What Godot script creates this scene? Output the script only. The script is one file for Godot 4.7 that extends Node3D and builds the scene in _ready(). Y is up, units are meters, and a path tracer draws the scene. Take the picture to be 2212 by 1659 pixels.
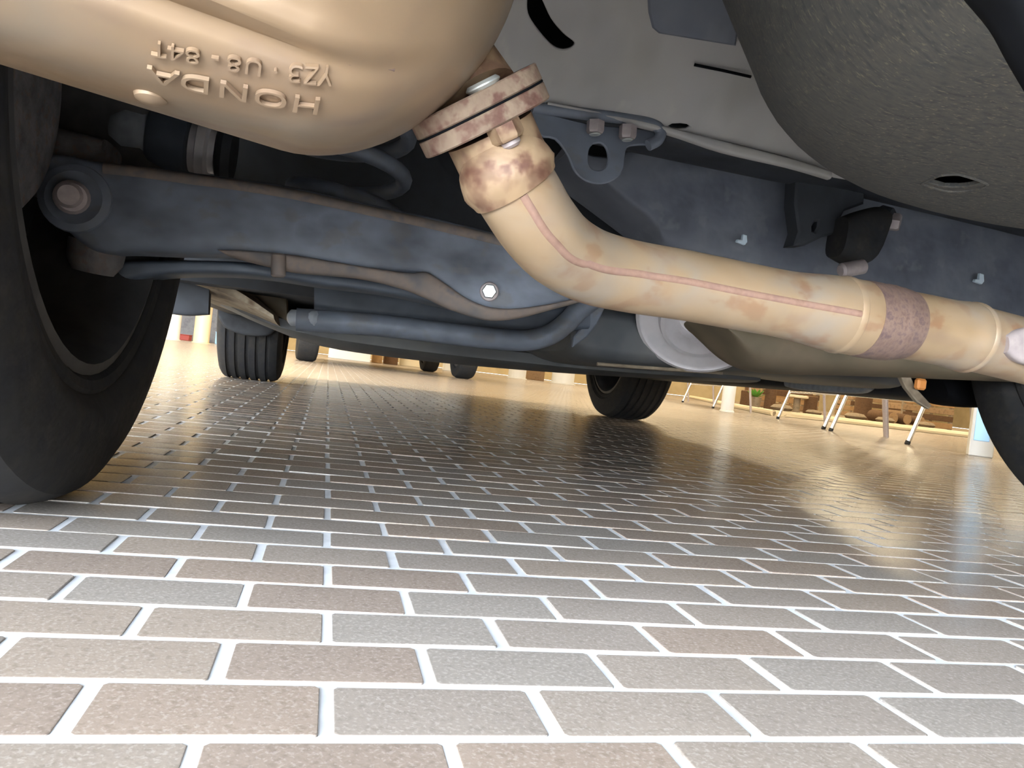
extends Node3D
# A car seen from the floor behind its left rear wheel, standing in a tiled hall.
# World: x along the tile rows (the car's right), y up, -z the way the car points. Metres.

const W := 2212.0
const H := 1659.0
const F := 1670.6
const EYE := Vector3(0.0, 0.1581, 0.0)

var cam_basis := Basis.from_euler(Vector3(-0.01745, -0.23692, 0.11708))
var M := {}
var named := {}

func _ready() -> void:
	var cam := Camera3D.new()
	cam.name = "camera"
	cam.basis = cam_basis
	cam.position = EYE
	cam.fov = rad_to_deg(2.0 * atan(H / 2.0 / F))
	cam.near = 0.02
	add_child(cam)
	cam.current = true
	var env := Environment.new()
	env.background_mode = Environment.BG_SKY
	var sky := Sky.new()
	var sm := ProceduralSkyMaterial.new()
	sm.sky_top_color = Color(0.90, 0.945, 1.0)
	sm.sky_horizon_color = Color(0.955, 0.978, 1.0)
	sm.ground_bottom_color = Color(0.45, 0.45, 0.45)
	sm.ground_horizon_color = Color(0.6, 0.62, 0.64)
	sm.sky_energy_multiplier = 4.8
	sm.ground_energy_multiplier = 1.5
	sky.sky_material = sm
	env.sky = sky
	env.tonemap_mode = Environment.TONE_MAPPER_LINEAR
	env.tonemap_exposure = 1.0
	env.sdfgi_enabled = true
	env.ssao_enabled = true
	env.ssil_enabled = true
	var we := WorldEnvironment.new()
	we.name = "environment"
	we.environment = env
	add_child(we)
	materials()
	setting()
	lamps()
	floor_bricks()
	the_car()
	far_things()

# ---------------------------------------------------------------- rays
func ray(x: float, y: float) -> Vector3:
	return cam_basis * Vector3((x - W / 2.0) / F, (H / 2.0 - y) / F, -1.0)

func pz(x: float, y: float, z: float) -> Vector3:   # where the sight line through a point of the photo meets the plane z
	var d := ray(x, y)
	return EYE + d * (z / d.z)

func px(x: float, y: float, x0: float) -> Vector3:
	var d := ray(x, y)
	return EYE + d * (x0 / d.x)

func py(x: float, y: float, h: float) -> Vector3:
	var d := ray(x, y)
	return EYE + d * ((h - EYE.y) / d.y)

# ---------------------------------------------------------------- mesh building (triangle soups)
func tri(t: PackedVector3Array, a: Vector3, b: Vector3, c: Vector3) -> void:
	t.append(a); t.append(b); t.append(c)

func quad(t: PackedVector3Array, a: Vector3, b: Vector3, c: Vector3, d: Vector3) -> void:
	tri(t, a, b, c); tri(t, a, c, d)

func to_mesh(t: PackedVector3Array, crease := 38.0, orient := true) -> ArrayMesh:
	var n := t.size() / 3
	if orient:
		var vol := 0.0
		var o := t[0]
		for i in n:
			vol += (t[3 * i] - o).dot((t[3 * i + 1] - o).cross(t[3 * i + 2] - o))
		if vol > 0.0:
			for i in n:
				var s := t[3 * i + 1]
				t[3 * i + 1] = t[3 * i + 2]
				t[3 * i + 2] = s
	var fn := PackedVector3Array()
	var at := {}
	for i in n:
		var k := (t[3 * i + 2] - t[3 * i]).cross(t[3 * i + 1] - t[3 * i])
		fn.append(k)
		for j in 3:
			var key := Vector3i((t[3 * i + j] * 50000.0).round())
			if not at.has(key):
				at[key] = PackedInt32Array()
			at[key].append(i)
	var un := PackedVector3Array()
	for k in fn:
		un.append(k.normalized())
	var cs := cos(deg_to_rad(crease))
	var nor := PackedVector3Array()
	var uv := PackedVector2Array()
	for i in n:
		for j in 3:
			var p := t[3 * i + j]
			var key := Vector3i((p * 50000.0).round())
			var s := Vector3.ZERO
			for q in at[key]:
				if un[q].dot(un[i]) > cs:
					s += fn[q]
			nor.append(s.normalized() if s.length() > 1e-14 else un[i])
			uv.append(Vector2(p.x, p.z))
	var arr := []
	arr.resize(Mesh.ARRAY_MAX)
	arr[Mesh.ARRAY_VERTEX] = t
	arr[Mesh.ARRAY_NORMAL] = nor
	arr[Mesh.ARRAY_TEX_UV] = uv
	var m := ArrayMesh.new()
	m.add_surface_from_arrays(Mesh.PRIMITIVE_TRIANGLES, arr)
	return m

func loft(rings: Array, cap := true, loop := false) -> PackedVector3Array:   # rings of equal length, each a closed loop
	var t := PackedVector3Array()
	var n: int = rings[0].size()
	var last := rings.size() if loop else rings.size() - 1
	for i in last:
		var a: PackedVector3Array = rings[i]
		var b: PackedVector3Array = rings[(i + 1) % rings.size()]
		for j in n:
			var k := (j + 1) % n
			quad(t, a[j], a[k], b[k], b[j])
	if cap and not loop:
		for e in 2:
			var r: PackedVector3Array = rings[0] if e == 0 else rings[-1]
			var c := Vector3.ZERO
			for p in r:
				c += p
			c /= n
			for j in n:
				if e == 0:
					tri(t, c, r[(j + 1) % n], r[j])
				else:
					tri(t, c, r[j], r[(j + 1) % n])
	return t

func spline(pts: Array, per := 6) -> Array:
	var out := []
	for i in pts.size() - 1:
		var a = pts[maxi(i - 1, 0)]
		var b = pts[i]
		var c = pts[i + 1]
		var d = pts[mini(i + 2, pts.size() - 1)]
		for k in per:
			var s := float(k) / per
			out.append(0.5 * ((2.0 * b) + (c - a) * s + (2.0 * a - 5.0 * b + 4.0 * c - d) * s * s + (3.0 * b - 3.0 * c + d - a) * s * s * s))
	out.append(pts[-1])
	return out

func tube(pts: Array, radii, segs := 16) -> PackedVector3Array:
	var rings := []
	var up := Vector3.ZERO
	for i in pts.size():
		var d: Vector3 = (pts[mini(i + 1, pts.size() - 1)] - pts[maxi(i - 1, 0)]).normalized()
		if up == Vector3.ZERO:
			up = (Vector3.UP if absf(d.y) < 0.9 else Vector3.RIGHT)
		up = (up - d * up.dot(d)).normalized()
		var side := d.cross(up)
		var r: float = radii[i] if radii is Array else radii
		var ring := PackedVector3Array()
		for j in segs:
			var a := TAU * j / segs
			ring.append(pts[i] + (up * cos(a) + side * sin(a)) * r)
		rings.append(ring)
	return loft(rings)

func frame(o: Vector3, axis: Vector3, hint := Vector3.UP) -> Transform3D:   # y along the axis
	var y := axis.normalized()
	if absf(hint.normalized().dot(y)) > 0.97:
		hint = Vector3.RIGHT
	var z := (hint - y * hint.dot(y)).normalized()
	return Transform3D(Basis(y.cross(z), y, z), o)

func lathe(prof: Array, xf: Transform3D, segs := 40, closed := false) -> PackedVector3Array:   # prof: Vector2(radius, height)
	var rings := []
	for p in prof:
		var ring := PackedVector3Array()
		for j in segs:
			var a := TAU * j / segs
			ring.append(xf * Vector3(p.x * cos(a), p.y, p.x * sin(a)))
		rings.append(ring)
	return loft(rings, not closed, closed)

func cyl(a: Vector3, b: Vector3, r: float, bev := 0.0015, segs := 20) -> PackedVector3Array:
	var h := a.distance_to(b)
	bev = minf(bev, minf(r, h) * 0.4)
	return lathe([Vector2(r - bev, 0), Vector2(r, bev), Vector2(r, h - bev), Vector2(r - bev, h)], frame(a, b - a), segs)

func hexnut(a: Vector3, b: Vector3, r: float) -> PackedVector3Array:
	var h := a.distance_to(b)
	return lathe([Vector2(r, 0), Vector2(r, h * 0.8), Vector2(r * 0.86, h)], frame(a, b - a), 6)

# a solid between an upper and a lower line, as thick as 2 * half along dir, with rounded cross-section
func slab(tops: Array, bots: Array, dir: Vector3, half, e := 5.0, segs := 24, per := 4) -> PackedVector3Array:
	var T := spline(tops, per)
	var B := spline(bots, per)
	var rings := []
	for i in T.size():
		var c: Vector3 = (T[i] + B[i]) * 0.5
		var h: Vector3 = (T[i] - B[i]) * 0.5
		var ring := PackedVector3Array()
		for j in segs:
			var a := TAU * (j + 0.5) / segs
			var ca := signf(cos(a)) * pow(absf(cos(a)), 2.0 / e)
			var sa := signf(sin(a)) * pow(absf(sin(a)), 2.0 / e)
			ring.append(c + h * ca + dir * (float(half) * sa))
		rings.append(ring)
	return loft(rings)

func at_z(list: Array, z: float) -> Array:
	var out := []
	for p in list:
		out.append(pz(p.x, p.y, z))
	return out

func shifted(list: Array, d: float) -> Array:
	var out := []
	for p in list:
		out.append(p + Vector3(0, 0, -d))
	return out

func rounded(list: Array) -> Array:
	var out := spline(list + [list[0]], 4)
	out.pop_back()
	return out

func at_x(list: Array, x0: float) -> Array:
	var out := []
	for p in list:
		out.append(px(p.x, p.y, x0))
	return out

func inset(loop: PackedVector2Array, d: float) -> PackedVector2Array:
	var out := PackedVector2Array()
	var n := loop.size()
	for i in n:
		var a := (loop[i] - loop[(i - 1 + n) % n]).normalized()
		var b := (loop[(i + 1) % n] - loop[i]).normalized()
		var na := Vector2(-a.y, a.x)
		var nb := Vector2(-b.y, b.x)
		var m := (na + nb)
		m = m.normalized() * minf(1.0 / maxf(0.3, m.normalized().dot(na)), 2.0) if m.length() > 1e-5 else na
		out.append(loop[i] + m * d)
	return out

func bridge(outer: PackedVector2Array, hole: PackedVector2Array) -> PackedVector2Array:
	var bi := 0
	var bj := 0
	var best := 1e20
	for i in outer.size():
		for j in hole.size():
			var d := outer[i].distance_squared_to(hole[j])
			if d < best:
				best = d; bi = i; bj = j
	var out := PackedVector2Array()
	for i in bi + 1:
		out.append(outer[i])
	for j in hole.size() + 1:
		var p := hole[(bj + j) % hole.size()]
		if j == hole.size():
			p += (hole[(bj + j - 1) % hole.size()] - p).normalized() * 1e-5
		out.append(p)
	for i in range(bi, outer.size()):
		out.append(outer[i] + ((outer[(bi + 1) % outer.size()] - outer[bi]).normalized() * 1e-5 if i == bi else Vector2.ZERO))
	return out

# a plate: outline (and holes) in the xy plane of xf, front at +0, back at -depth along its z
func plate(outline: PackedVector2Array, holes: Array, xf: Transform3D, depth: float, bev := 0.001) -> PackedVector3Array:
	if Geometry2D.is_polygon_clockwise(outline):
		pass
	var loops := []
	var o := outline.duplicate()
	var area := 0.0
	for i in o.size():
		area += o[i].cross(o[(i + 1) % o.size()])
	if area < 0.0:
		o.reverse()
	loops.append(o)
	for h in holes:
		var q: PackedVector2Array = h.duplicate()
		area = 0.0
		for i in q.size():
			area += q[i].cross(q[(i + 1) % q.size()])
		if area > 0.0:
			q.reverse()
		loops.append(q)
	var t := PackedVector3Array()
	for side in 2:
		var poly: PackedVector2Array = inset(loops[0], bev)
		for k in range(1, loops.size()):
			poly = bridge(poly, inset(loops[k], bev))
		var idx := Geometry2D.triangulate_polygon(poly)
		if idx.is_empty():
			print("plate not triangulated ", outline.size(), " ", holes.size())
		var z := 0.0 if side == 0 else -depth
		for i in range(0, idx.size(), 3):
			var a := xf * Vector3(poly[idx[i]].x, poly[idx[i]].y, z)
			var b := xf * Vector3(poly[idx[i + 1]].x, poly[idx[i + 1]].y, z)
			var c := xf * Vector3(poly[idx[i + 2]].x, poly[idx[i + 2]].y, z)
			var ccw := (poly[idx[i + 1]] - poly[idx[i]]).cross(poly[idx[i + 2]] - poly[idx[i]]) > 0.0
			if ccw == (side == 0):
				tri(t, a, b, c)
			else:
				tri(t, a, c, b)
	for l in loops:
		var s := inset(l, bev)
		var n: int = l.size()
		for i in n:
			var k := (i + 1) % n
			var hs := [[s, 0.0], [l, -bev], [l, -depth + bev], [s, -depth]]
			for r in 3:
				var a: PackedVector2Array = hs[r][0]
				var b: PackedVector2Array = hs[r + 1][0]
				quad(t, xf * Vector3(a[i].x, a[i].y, hs[r][1]), xf * Vector3(b[i].x, b[i].y, hs[r + 1][1]), xf * Vector3(b[k].x, b[k].y, hs[r + 1][1]), xf * Vector3(a[k].x, a[k].y, hs[r][1]))
	return t

# the same with outlines given as points of the photo on a plane through three points
func plate_on(outline: Array, holes: Array, plane: Plane, depth: float, bev := 0.001, smooth := 0) -> PackedVector3Array:
	var n := plane.normal
	if n.dot(EYE - plane.project(EYE)) < 0.0:
		n = -n
	var x := Vector3.UP.cross(n).normalized() if absf(n.y) < 0.95 else Vector3.RIGHT
	var y := n.cross(x).normalized()
	var hit = plane.intersects_ray(EYE, ray(outline[0].x, outline[0].y))
	var xf := Transform3D(Basis(x, y, n), hit)
	var inv := xf.affine_inverse()
	var loops := []
	for l in [outline] + holes:
		var src: Array = l
		if smooth > 0:
			src = spline(l + [l[0]], smooth)
			src.pop_back()
		var q := PackedVector2Array()
		for p in src:
			var v: Vector3 = inv * plane.intersects_ray(EYE, ray(p.x, p.y))
			q.append(Vector2(v.x, v.y))
		loops.append(q)
	return plate(loops[0], loops.slice(1), xf, depth, bev)

func box(c: Vector3, s: Vector3, bev := 0.004, b := Basis()) -> PackedVector3Array:
	bev = minf(bev, minf(s.x, minf(s.y, s.z)) * 0.45)
	var rings := []
	for r in [[-1, bev], [-1, 0], [1, 0], [1, bev]]:
		var i: float = r[1]
		var hy: float = s.y / 2.0 * r[0] + (0.0 if i > 0.0 else -bev * r[0])
		var ring := PackedVector3Array()
		var hx := s.x / 2.0 - i
		var hz := s.z / 2.0 - i
		for q in [[1, 1, 0], [1, 1, 1], [-1, 1, 1], [-1, 1, 0], [-1, -1, 0], [-1, -1, 1], [1, -1, 1], [1, -1, 0]]:
			var k := maxf(bev - i, 0.0)
			ring.append(c + b * Vector3(q[0] * (hx - (k if q[2] == 1 else 0.0)), hy, q[1] * (hz - (0.0 if q[2] == 1 else k))))
		rings.append(ring)
	return loft(rings)

# ---------------------------------------------------------------- nodes
func obj(called: String, t: PackedVector3Array, m: Material, parent: Node = self, label := "", crease := 38.0) -> MeshInstance3D:
	return inst(called, to_mesh(t, crease), m, parent, label)

func inst(called: String, mesh: Mesh, m: Material, parent: Node = self, label := "") -> MeshInstance3D:
	var o := MeshInstance3D.new()
	o.name = free_name(called, parent)
	o.mesh = mesh
	o.material_override = m
	if label:
		o.set_meta("label", label)
	parent.add_child(o, true)
	return o

func free_name(called: String, parent: Node) -> String:
	var key := str(parent.get_instance_id()) + called
	var n: int = named.get(key, 0)
	named[key] = n + 1
	return called if n == 0 else "%s_%03d" % [called, n]

func thing(called: String, label: String, category: String, at := Vector3.ZERO, group := "") -> Node3D:
	var o := Node3D.new()
	o.name = free_name(called, self)
	o.position = at
	add_child(o, true)
	return tag(o, label, category, group)

func tag(o: Node3D, label: String, category: String, group := "") -> Node3D:
	o.set_meta("label", label)
	o.set_meta("category", category)
	if group:
		o.set_meta("group", group)
	return o

func struct(called: String, t: PackedVector3Array, m: Material, label: String) -> MeshInstance3D:
	var o := obj(called, t, m, self, label)
	o.set_meta("kind", "structure")
	return o

# ---------------------------------------------------------------- materials
func noise_image(size: int, freq: float, seed_: int, octaves := 4, stretch := Vector2.ONE) -> Image:
	var n := FastNoiseLite.new()
	n.seed = seed_
	n.noise_type = FastNoiseLite.TYPE_SIMPLEX_SMOOTH
	n.frequency = freq
	n.fractal_octaves = octaves
	n.fractal_gain = 0.55
	var im := n.get_seamless_image(size, size, false, false, 0.25)
	im.convert(Image.FORMAT_L8)
	return im

func colored(im: Image, cols: Array, over: Image = null, over_col := Color.BLACK, lo := 0.62, hi := 0.75) -> ImageTexture:
	var g := Gradient.new()
	g.offsets = PackedFloat32Array()
	var offs := PackedFloat32Array()
	var cs := PackedColorArray()
	for i in cols.size():
		offs.append(float(i) / maxf(1.0, cols.size() - 1))
		cs.append(cols[i])
	g.offsets = offs
	g.colors = cs
	var s := im.get_width()
	var lut := []
	for i in 256:
		lut.append(g.sample(i / 255.0))
	var d := im.get_data()
	var od := over.get_data() if over else PackedByteArray()
	var out := PackedByteArray()
	out.resize(s * s * 3)
	for i in s * s:
		var c: Color = lut[d[i]]
		if over:
			c = c.lerp(over_col, smoothstep(lo, hi, od[i] / 255.0) * over_col.a)
		out[3 * i] = int(clampf(c.r, 0, 1) * 255)
		out[3 * i + 1] = int(clampf(c.g, 0, 1) * 255)
		out[3 * i + 2] = int(clampf(c.b, 0, 1) * 255)
	return ImageTexture.create_from_image(Image.create_from_data(s, s, false, Image.FORMAT_RGB8, out))

func rgb(r: int, g: int, b: int, a := 255) -> Color:
	return Color8(r, g, b, a)

func mat(cols: Array, size_m: float, rough: float, metal := 0.0, spec := 0.5, seed_ := 1, freq := 0.02, stretch := Vector3.ONE, over_col := Color(0, 0, 0, 0), lo := 0.6, hi := 0.72, bump := 0.0) -> StandardMaterial3D:
	var m := StandardMaterial3D.new()
	m.roughness = rough
	m.metallic = metal
	m.metallic_specular = spec
	if cols.size() == 1:
		m.albedo_color = cols[0]
		return m
	var im := noise_image(192, freq, seed_)
	var ov: Image = noise_image(192, freq * 2.2, seed_ + 77, 5) if over_col.a > 0.0 else null
	m.albedo_texture = colored(im, cols, ov, over_col, lo, hi)
	m.uv1_triplanar = true
	m.uv1_world_triplanar = true
	m.uv1_scale = stretch / size_m
	if bump > 0.0:
		m.normal_enabled = true
		var nm := noise_image(192, freq * 3.0, seed_ + 5, 5)
		nm.bump_map_to_normal_map(4.0)
		m.normal_texture = ImageTexture.create_from_image(nm)
		m.normal_scale = bump
	return m

func materials() -> void:
	M.steel = mat([rgb(112, 92, 72), rgb(141, 118, 92), rgb(148, 125, 100), rgb(134, 121, 106), rgb(154, 126, 92)], 0.35, 0.42, 0.3, 0.5, 11, 0.011, Vector3(0.5, 1, 1), Color(0.42, 0.35, 0.32, 0.4), 0.56, 0.75, 0.12)
	M.steel_pipe = mat([rgb(126, 104, 82), rgb(150, 127, 98), rgb(158, 135, 108), rgb(148, 136, 121), rgb(160, 127, 88)], 0.22, 0.4, 0.3, 0.5, 23, 0.013, Vector3(0.6, 1, 1), Color(0.45, 0.27, 0.18, 0.4), 0.66, 0.8, 0.08)
	M.emboss = mat([rgb(170, 148, 116)], 1, 0.3, 0.4)
	M.seam = mat([rgb(122, 94, 80), rgb(146, 116, 100), rgb(128, 100, 90)], 0.05, 0.6, 0.1, 0.5, 31)
	M.band = mat([rgb(96, 76, 70), rgb(126, 104, 92), rgb(84, 68, 70)], 0.03, 0.5, 0.3, 0.5, 37)
	M.rust = mat([rgb(106, 88, 74), rgb(126, 108, 92), rgb(136, 119, 101), rgb(112, 92, 78)], 0.10, 0.85, 0.05, 0.4, 41, 0.016, Vector3.ONE, Color(0.31, 0.18, 0.16, 0.75), 0.44, 0.78, 0.5)
	M.collar = mat([rgb(150, 126, 96), rgb(154, 130, 102), rgb(148, 124, 98), rgb(150, 124, 94)], 0.16, 0.55, 0.2, 0.5, 47, 0.012, Vector3.ONE, Color(0.30, 0.17, 0.13, 0.85), 0.46, 0.74, 0.35)
	M.zinc = mat([rgb(196, 200, 196)], 1, 0.35, 0.6)
	M.bolt_dull = mat([rgb(150, 140, 140), rgb(176, 164, 160)], 0.05, 0.55, 0.35, 0.5, 53)
	M.arm = mat([rgb(70, 75, 84), rgb(98, 104, 114), rgb(116, 123, 135), rgb(92, 98, 109)], 0.3, 0.55, 0.0, 0.5, 59, 0.016, Vector3(0.7, 1, 1), Color(0.40, 0.38, 0.36, 0.4), 0.62, 0.8, 0.12)
	M.arm_rust = mat([rgb(78, 80, 86), rgb(104, 98, 94), rgb(122, 108, 98), rgb(84, 86, 92)], 0.16, 0.7, 0.0, 0.4, 61, 0.02)
	M.arm_dark = mat([rgb(56, 62, 70), rgb(78, 86, 97), rgb(92, 100, 112)], 0.3, 0.5, 0.0, 0.5, 67, 0.014)
	M.pan = mat([rgb(140, 136, 129), rgb(160, 157, 154), rgb(170, 166, 159), rgb(152, 147, 140)], 0.5, 0.7, 0.0, 0.4, 71, 0.012, Vector3.ONE, Color(0.74, 0.72, 0.66, 0.5), 0.74, 0.82, 0.1)
	M.well = mat([rgb(62, 63, 64), rgb(78, 79, 78), rgb(92, 90, 85), rgb(70, 72, 75)], 0.07, 0.65, 0.0, 0.4, 73, 0.035, Vector3(0.6, 1, 1.6), Color(0.60, 0.55, 0.46, 0.6), 0.72, 0.82, 0.10)
	M.plate = mat([rgb(82, 86, 95), rgb(97, 101, 111), rgb(109, 113, 121), rgb(90, 95, 106)], 0.4, 0.6, 0.0, 0.5, 79, 0.014, Vector3.ONE, Color(0.50, 0.51, 0.52, 0.4), 0.70, 0.85, 0.15)
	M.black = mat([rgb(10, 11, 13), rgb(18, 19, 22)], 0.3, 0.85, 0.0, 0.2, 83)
	M.dark = mat([rgb(38, 40, 44), rgb(54, 57, 62), rgb(46, 48, 50)], 0.3, 0.65, 0.0, 0.4, 89, 0.015)
	M.belly = mat([rgb(62, 66, 70), rgb(84, 86, 88), rgb(98, 98, 96), rgb(72, 76, 82)], 0.5, 0.5, 0.0, 0.5, 97, 0.012)
	M.brown = mat([rgb(74, 64, 52), rgb(116, 102, 84), rgb(150, 138, 118), rgb(90, 72, 54)], 0.2, 0.7, 0.0, 0.4, 101, 0.016)
	M.canister = mat([rgb(84, 76, 60), rgb(102, 91, 72), rgb(112, 97, 78), rgb(92, 83, 68)], 0.3, 0.6, 0.1, 0.5, 103, 0.012)
	M.endcap = mat([rgb(196, 194, 196), rgb(216, 210, 210), rgb(202, 194, 192)], 0.2, 0.4, 0.2, 0.5, 107, 0.02)
	M.rubber = mat([rgb(24, 25, 28), rgb(33, 34, 37), rgb(42, 41, 39), rgb(29, 31, 36)], 0.25, 0.75, 0.0, 0.4, 109, 0.02, Vector3.ONE, Color(0.28, 0.25, 0.23, 0.35), 0.6, 0.8, 0.15)
	M.rim = mat([rgb(44, 44, 46), rgb(66, 66, 66), rgb(84, 82, 80)], 0.2, 0.55, 0.2, 0.5, 113)
	M.knuckle = mat([rgb(84, 82, 82), rgb(110, 108, 109), rgb(132, 126, 124)], 0.12, 0.7, 0.1, 0.4, 127, 0.02, Vector3.ONE, Color(0.48, 0.36, 0.28, 0.4), 0.62, 0.75, 0.3)
	M.alloy = mat([rgb(140, 146, 154), rgb(172, 178, 184)], 0.1, 0.5, 0.3, 0.5, 131)
	M.clip = mat([rgb(210, 226, 236)], 1, 0.5)
	M.paint = mat([rgb(70, 84, 104)], 1, 0.3, 0.2)
	M.grout = mat([rgb(176, 178, 182), rgb(204, 207, 210), rgb(192, 194, 196)], 0.3, 0.55, 0.0, 0.5, 137, 0.03)
	M.floor = mat([rgb(134, 124, 110), rgb(156, 146, 130)], 0.6, 0.3, 0.0, 0.5, 139, 0.02)
	M.bricks = []
	for c in [[rgb(131, 117, 105), rgb(150, 136, 124)], [rgb(133, 123, 113), rgb(150, 140, 130)], [rgb(131, 124, 117), rgb(147, 140, 132)], [rgb(128, 115, 105), rgb(146, 133, 122)], [rgb(135, 123, 112), rgb(153, 141, 129)], [rgb(130, 121, 113), rgb(147, 138, 129)]]:
		var m: StandardMaterial3D = mat([c[0], c[1], c[0].lerp(c[1], 0.5)], 0.045, 0.24, 0.0, 0.5, 149 + M.bricks.size(), 0.03, Vector3.ONE, Color(0.80, 0.78, 0.75, 0.26), 0.56, 0.78, 0.06)
		M.bricks.append(m)
	M.brick_far = mat([rgb(215, 215, 215), rgb(255, 255, 255), rgb(235, 235, 235)], 0.2, 0.24, 0.0, 0.5, 157, 0.03)
	M.brick_far.vertex_color_use_as_albedo = true
	M.wall = mat([rgb(176, 156, 116), rgb(196, 176, 136)], 2.0, 0.8, 0.0, 0.4, 163)
	M.white = mat([rgb(200, 200, 198)], 1, 0.5)
	M.cream = mat([rgb(204, 190, 160)], 1, 0.5)
	M.ceiling = mat([rgb(236, 226, 204)], 1, 0.9)
	M.chrome = mat([rgb(226, 228, 230)], 1, 0.16, 1.0)
	M.wood = mat([rgb(112, 88, 62), rgb(142, 114, 82), rgb(126, 100, 72)], 0.3, 0.6, 0.0, 0.4, 167)
	M.bark = mat([rgb(62, 44, 32), rgb(96, 72, 50), rgb(78, 58, 42)], 0.15, 0.9, 0.0, 0.3, 173)
	M.card = mat([rgb(140, 108, 72), rgb(158, 126, 88)], 0.3, 0.8, 0.0, 0.3, 179)
	M.stone = mat([rgb(100, 88, 72), rgb(134, 118, 96), rgb(116, 102, 84)], 0.2, 0.8, 0.0, 0.4, 181)
	M.leaf = mat([rgb(96, 150, 52)], 1, 0.6)
	M.blue = mat([rgb(150, 200, 246)], 1, 0.3)
	M.red = mat([rgb(150, 58, 50)], 1, 0.6)
	M.seat = mat([rgb(70, 62, 56)], 1, 0.7)
	M.orange = mat([rgb(214, 140, 72)], 1, 0.6)
	M.glass = mat([Color(0.85, 0.93, 1.0, 0.12)], 1, 0.05)
	M.glass.transparency = BaseMaterial3D.TRANSPARENCY_ALPHA

# ---------------------------------------------------------------- the hall
func setting() -> void:
	struct("floor", box(Vector3(2, -0.054, -6), Vector3(36, 0.1, 32), 0.0), M.floor, "glazed brick tiled floor of the hall")
	struct("ceiling", box(Vector3(2, 3.7, -9.35), Vector3(36, 0.2, 25.5), 0.0), M.ceiling, "pale ceiling of the hall")
	struct("wall_left", box(Vector3(-16.1, 1.8, -6), Vector3(0.2, 3.6, 32), 0.0), M.wall, "warm beige wall left of the car")
	struct("wall_right", box(Vector3(20.1, 1.8, -6), Vector3(0.2, 3.6, 32), 0.0), M.wall, "warm beige wall right of the car")
	struct("wall_back", box(Vector3(2, 1.8, -22.1), Vector3(36, 3.6, 0.2), 0.0), M.wall, "warm beige wall at the far end of the hall")
	struct("wall_front", box(Vector3(2, 3.45, 3.3), Vector3(36, 0.3, 0.2), 0.0), M.wall, "lintel over the open front of the hall")
	struct("wall_front", box(Vector3(10.15, 1.65, 3.3), Vector3(19.7, 3.3, 0.2), 0.0), M.wall, "wall right of the open front of the hall")

func lamps() -> void:
	for i in 4:
		for j in 3:
			var c := Vector3(-9.0 + 7.5 * i, 3.55, -5.0 - 6.0 * j)
			var o := obj("ceiling_lamp", box(c, Vector3(3.2, 0.08, 1.6), 0.01), lamp_mat(), self)
			tag(o, "flat warm ceiling lamp panel over the hall floor", "lamp", "ceiling lamp panels over the hall")
			var l := AreaLight3D.new()
			l.name = "lamp_light"
			l.area_size = Vector2(3.1, 1.5)
			l.light_color = Color(1.0, 0.92, 0.77)
			l.light_energy = 30.0
			l.area_range = 40.0
			l.area_attenuation = 2.0
			l.shadow_enabled = true
			l.position = c + Vector3(0, -0.06, 0)
			l.rotation_degrees = Vector3(-90, 0, 0)
			add_child(l, true)

func lamp_mat() -> StandardMaterial3D:
	if not M.has("lamp"):
		var m := StandardMaterial3D.new()
		m.albedo_color = Color(0.9, 0.86, 0.78)
		m.emission_enabled = true
		m.emission = Color(1.0, 0.88, 0.66)
		m.emission_energy_multiplier = 1.0
		M.lamp = m
	return M.lamp

func brick_mesh(lx: float, lz: float, wob: float) -> ArrayMesh:
	var t := PackedVector3Array()
	var hx := lx / 2.0
	var hz := lz / 2.0
	var b := 0.0005
	var c := 0.0018
	var low := PackedVector3Array()
	var mid := PackedVector3Array()
	var top := PackedVector3Array()
	for q in [[1, 1, 0], [1, 1, 1], [-1, 1, 1], [-1, 1, 0], [-1, -1, 0], [-1, -1, 1], [1, -1, 1], [1, -1, 0]]:
		var dx: float = c if q[2] == 1 else 0.0
		var dz: float = 0.0 if q[2] == 1 else c
		low.append(Vector3(q[0] * (hx - dx), -0.006, q[1] * (hz - dz)))
		mid.append(Vector3(q[0] * (hx - dx), -b * 0.6, q[1] * (hz - dz)))
		top.append(Vector3(q[0] * (hx - dx - b), wob * q[0] * 0.5, q[1] * (hz - dz - b)))
	t = loft([low, mid, top])
	return to_mesh(t, 50.0)

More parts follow.
